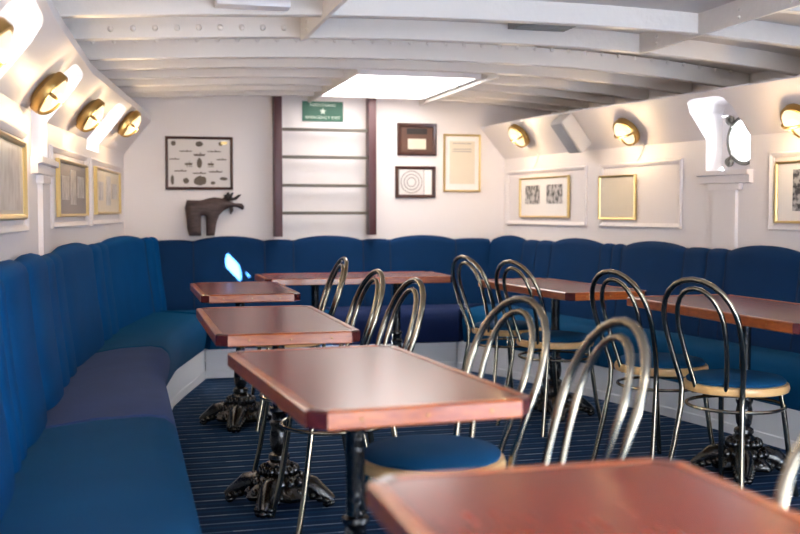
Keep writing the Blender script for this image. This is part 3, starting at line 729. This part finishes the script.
mo = thing('moose_sculpture', 'dark carved wooden moose standing on the far settee back by the left corner', 'sculpture', (.645, 7.895, .948))
def px(x, y): return ((x-186)/59.*.433-.2165+.005, (237-y)/42.*.305)     # silhouette sketched in picture units, 0.43 m long
out = [(190, 237), (188, 229), (187.5, 220), (186, 208), (188, 200.5), (195, 200.8), (202, 201), (208, 199), (214, 197.5), (221, 198.2), (227, 199.8), (230, 201), (235, 203.5), (239, 203.7), (243, 204), (245, 206.5), (244.8, 209.5), (243, 210.5), (240, 208.5), (236, 207.2), (232.5, 207.6), (228, 209.3), (224, 211.8), (220, 216), (217.5, 222), (216, 230), (215, 237), (207, 237), (207.3, 226), (207, 217.5), (204.5, 216), (202, 216.5), (201.6, 222), (201.8, 237)]
ol = [px(*p) for p in out]
from mathutils.geometry import delaunay_2d_cdt
edge_pts = []
for (x0, z0), (x1, z1) in zip(ol, ol[1:]+ol[:1]):
    n_ = max(1, int(math.hypot(x1-x0, z1-z0)/.012))
    edge_pts += [Vector((x0+(x1-x0)*k/n_, z0+(z1-z0)*k/n_)) for k in range(n_)]
nb_ = len(edge_pts); allp = list(edge_pts)
def inside(p):
    c_ = False
    for a_, b_ in zip(ol, ol[1:]+ol[:1]):
        if (a_[1] > p[1]) != (b_[1] > p[1]) and p[0] < (b_[0]-a_[0])*(p[1]-a_[1])/(b_[1]-a_[1])+a_[0]: c_ = not c_
    return c_
def dist(p): return min((p-q).length for q in edge_pts)
gx = -.23
while gx < .24:
    gz = .0
    while gz < .33:
        p = Vector((gx+.0013, gz))
        if inside(p) and dist(p) > .006: allp.append(p)
        gz += .011
    gx += .011
vv, ee, ff, *_r = delaunay_2d_cdt(allp, [], [list(range(nb_))], 1, 1e-5)
nv = len(vv); th = [.013+.030*min(1., dist(v)/.035)**.6 for v in vv]
mbm = MB(); V3 = [(v.x, -t_, v.y) for v, t_ in zip(vv, th)]+[(v.x, t_, v.y) for v, t_ in zip(vv, th)]
F3 = [tuple(q) for q in ff]+[tuple(k+nv for k in reversed(q)) for q in ff]
cnt = {}
for q in ff:
    for a_, b_ in zip(q, list(q[1:])+[q[0]]): cnt[(a_, b_)] = 1
F3 += [(b_, a_, a_+nv, b_+nv) for a_, b_ in cnt if (b_, a_) not in cnt]
mbm.faces(V3, F3)
obj('body', mbm, M['moose'], mo, ang=50)
s = MB()
for sy in (-1, 1):
    b0 = Vector((px(229, 200)[0], sy*.02, px(229, 200)[1]))
    for ex, ez, ey in ((226, 195, .05), (229, 192.5, .045), (233.5, 192.8, .04)):
        q = px(ex, ez); s.tube([b0, b0.lerp(Vector((q[0], sy*ey, q[1])), .5)+Vector((0, sy*.012, 0)), Vector((q[0], sy*ey, q[1]))], [.012, .012, .004], 8)
    q = px(236, 199); q2 = px(241, 195); s.tube([b0, (q[0], sy*.05, q[1]), (q2[0], sy*.055, q2[1])], [.01, .011, .005], 8)
obj('antlers', s, M['antler'], mo)
s = MB(); q0, q1 = px(232, 206.5), px(231.5, 215); s.tube([(q0[0], 0, q0[1]), ((q0[0]+q1[0])/2+.006, 0, (q0[1]+q1[1])/2), (q1[0], 0, q1[1])], [.014, .013, .004], 10); obj('beard', s, M['moose'], mo)
s = MB()
for sy in (-1, 1): q = px(226.5, 198.8); s.sphere((q[0], sy*.03, q[1]), .016, (1.2, .6, .7), 10, 7)
obj('ear', s, M['moose'], mo)

# ------------------------------------------------------------------ brass bulkhead lamps
def make_lamp(label):
    t = thing('bulkhead_lamp', label, 'lamp', (0, 0, 0), 0, 'brass bulkhead lamps on the sloping panels')
    s = MB(); s.lathe([(0, 0), (.062, 0), (.075, .006), (.080, .014), (.093, .018), (.096, .024), (.096, .052), (.092, .058), (.083, .06), (.083, .046), (.05, .04), (0, .04)], 36); obj('housing', s, M['brass'], t)
    s = MB(); s.lathe([(.082, .046), (.078, .062), (.062, .078), (.038, .088), (0, .092)], 32); obj('glass', s, M['glow'], t)
    s = MB()
    s.tube([(.088*math.cos(a), 0, .054+.044*math.sin(a)) for a in [PI*k/18 for k in range(19)]], .0075, 8)
    s.tube([(0, .088*math.cos(a), .054+.044*math.sin(a)) for a in [PI/2+PI/2*k/10 for k in range(11)]], .006, 8)
    obj('cage_bar', s, M['brass'], t)
    bl = bpy.data.lights.new('bulb', 'POINT'); bl.energy = 2.8; bl.color = (1., .74, .42); bl.shadow_soft_size = .04
    bo = link('bulb', bl, t); bo.location = (0, 0, .15)
    return t
lamps = [
 (WL, 3.10, 1.60, 'brass round lamp at the top left edge, largest and half cut off'),
 (WL, 4.48, 1.63, 'brass round lamp, second from the left edge on the left wall'),
 (WL, 5.74, 1.655, 'brass round lamp, third along the left wall above the grey-mounted picture'),
 (WL, 6.95, 1.715, 'smallest brass round lamp at the far end of the left wall'),
 (WR, 7.34, 1.715, 'brass round lamp on right wall above the pair of photographs'),
 (WR, 6.08, 1.655, 'brass round lamp on right wall right of the white loudspeaker'),
 (WR, 4.70, 1.615, 'brass round lamp at the right edge beyond the porthole niche'),
]
lp = None
for W, y, h, lab in lamps:
    s = W.sY(y); p_, t_ = W.at(s); n_ = Vector((t_.y, -t_.x, 0)); an = math.atan2(H_TOP-H_KNEE, CANT)
    nn = (n_*math.sin(an)-Vector((0, 0, 1))*math.cos(an)).normalized()
    pos = W.P(s, cant_off(h), h)+nn*.003
    if lp is None: lp = make_lamp(lab); o = lp
    else: o = dup(lp, (0, 0, 0), 0, lab)
    xx = t_; yy = nn.cross(xx); Mx = Matrix((xx, yy, nn)).transposed()
    o.location = pos; o.rotation_euler = Mx.to_euler()
def cord(W, s, h0, h1, parent):
    pass
for W, s0, h0 in ((WR, WR.sY(7.36), 1.56), (WR, WR.sY(6.06), 1.56)):
    m_ = MB(); m_.tube([W.P(s0, .012, h0+.01), W.P(s0+.01, .006, h0-.02), W.P(s0-.015, .006, h0-.06), W.P(s0-.04, .022, h0-.115)], .004, 6); obj('cable', m_, M['cable'], wr)

# loudspeaker on the right sloping panel
s0 = 1.33; p_, t_ = WR.at(s0); n_ = Vector((t_.y, -t_.x, 0)); an = math.atan2(H_TOP-H_KNEE, CANT)
nn = (n_*math.sin(an)-Vector((0, 0, 1))*math.cos(an)).normalized(); pos = WR.P(s0, cant_off(1.69), 1.69)+nn*.002
sp = thing('loudspeaker', 'small white box loudspeaker between two lamps on the right wall', 'loudspeaker', pos)
yy = nn.cross(t_); sp.rotation_euler = Matrix((t_, yy, nn)).transposed().to_euler()
s = MB(); s.box((0, 0, .055), (.15, .26, .105), 0, .01); obj('cabinet', s, M['whitebox'], sp)
s = MB(); s.box((0, 0, .111), (.128, .238, .008), 0, .003); obj('grille', s, M['grille'], sp)

# ------------------------------------------------------------------ light, sky, camera
w = bpy.data.worlds.new('sky'); bpy.context.scene.world = w; w.use_nodes = True
bg = w.node_tree.nodes['Background']; bg.inputs[0].default_value = (.86, .93, 1., 1); bg.inputs[1].default_value = 11.0
sun = bpy.data.lights.new('sun', 'SUN'); sun.energy = 340.; sun.angle = math.radians(.6); sun.color = (1., .95, .88)
so = link('sun', sun); so.rotation_euler = Vector((.8, 1., -.70)).to_track_quat('-Z', 'Y').to_euler()

cam = bpy.data.cameras.new('camera'); co = link('camera', cam); bpy.context.scene.camera = co
FPX, HOR, EYE, YAW = 1050., 212., 1.125, math.radians(14.7)
cam.sensor_fit = 'HORIZONTAL'; cam.sensor_width = 36.; cam.lens = FPX*36./800.; cam.clip_start = .05
co.location = (0, 0, EYE); co.rotation_euler = (PI/2-math.atan((267-HOR)/FPX), 0, -YAW)
cam.dof.use_dof = True; cam.dof.focus_distance = 4.5; cam.dof.aperture_fstop = 2.6
vs_ = bpy.context.scene.view_settings; vs_.view_transform = 'Standard'; vs_.look = 'None'; vs_.gamma = 1.; vs_.use_curve_mapping = False; vs_.exposure = .76
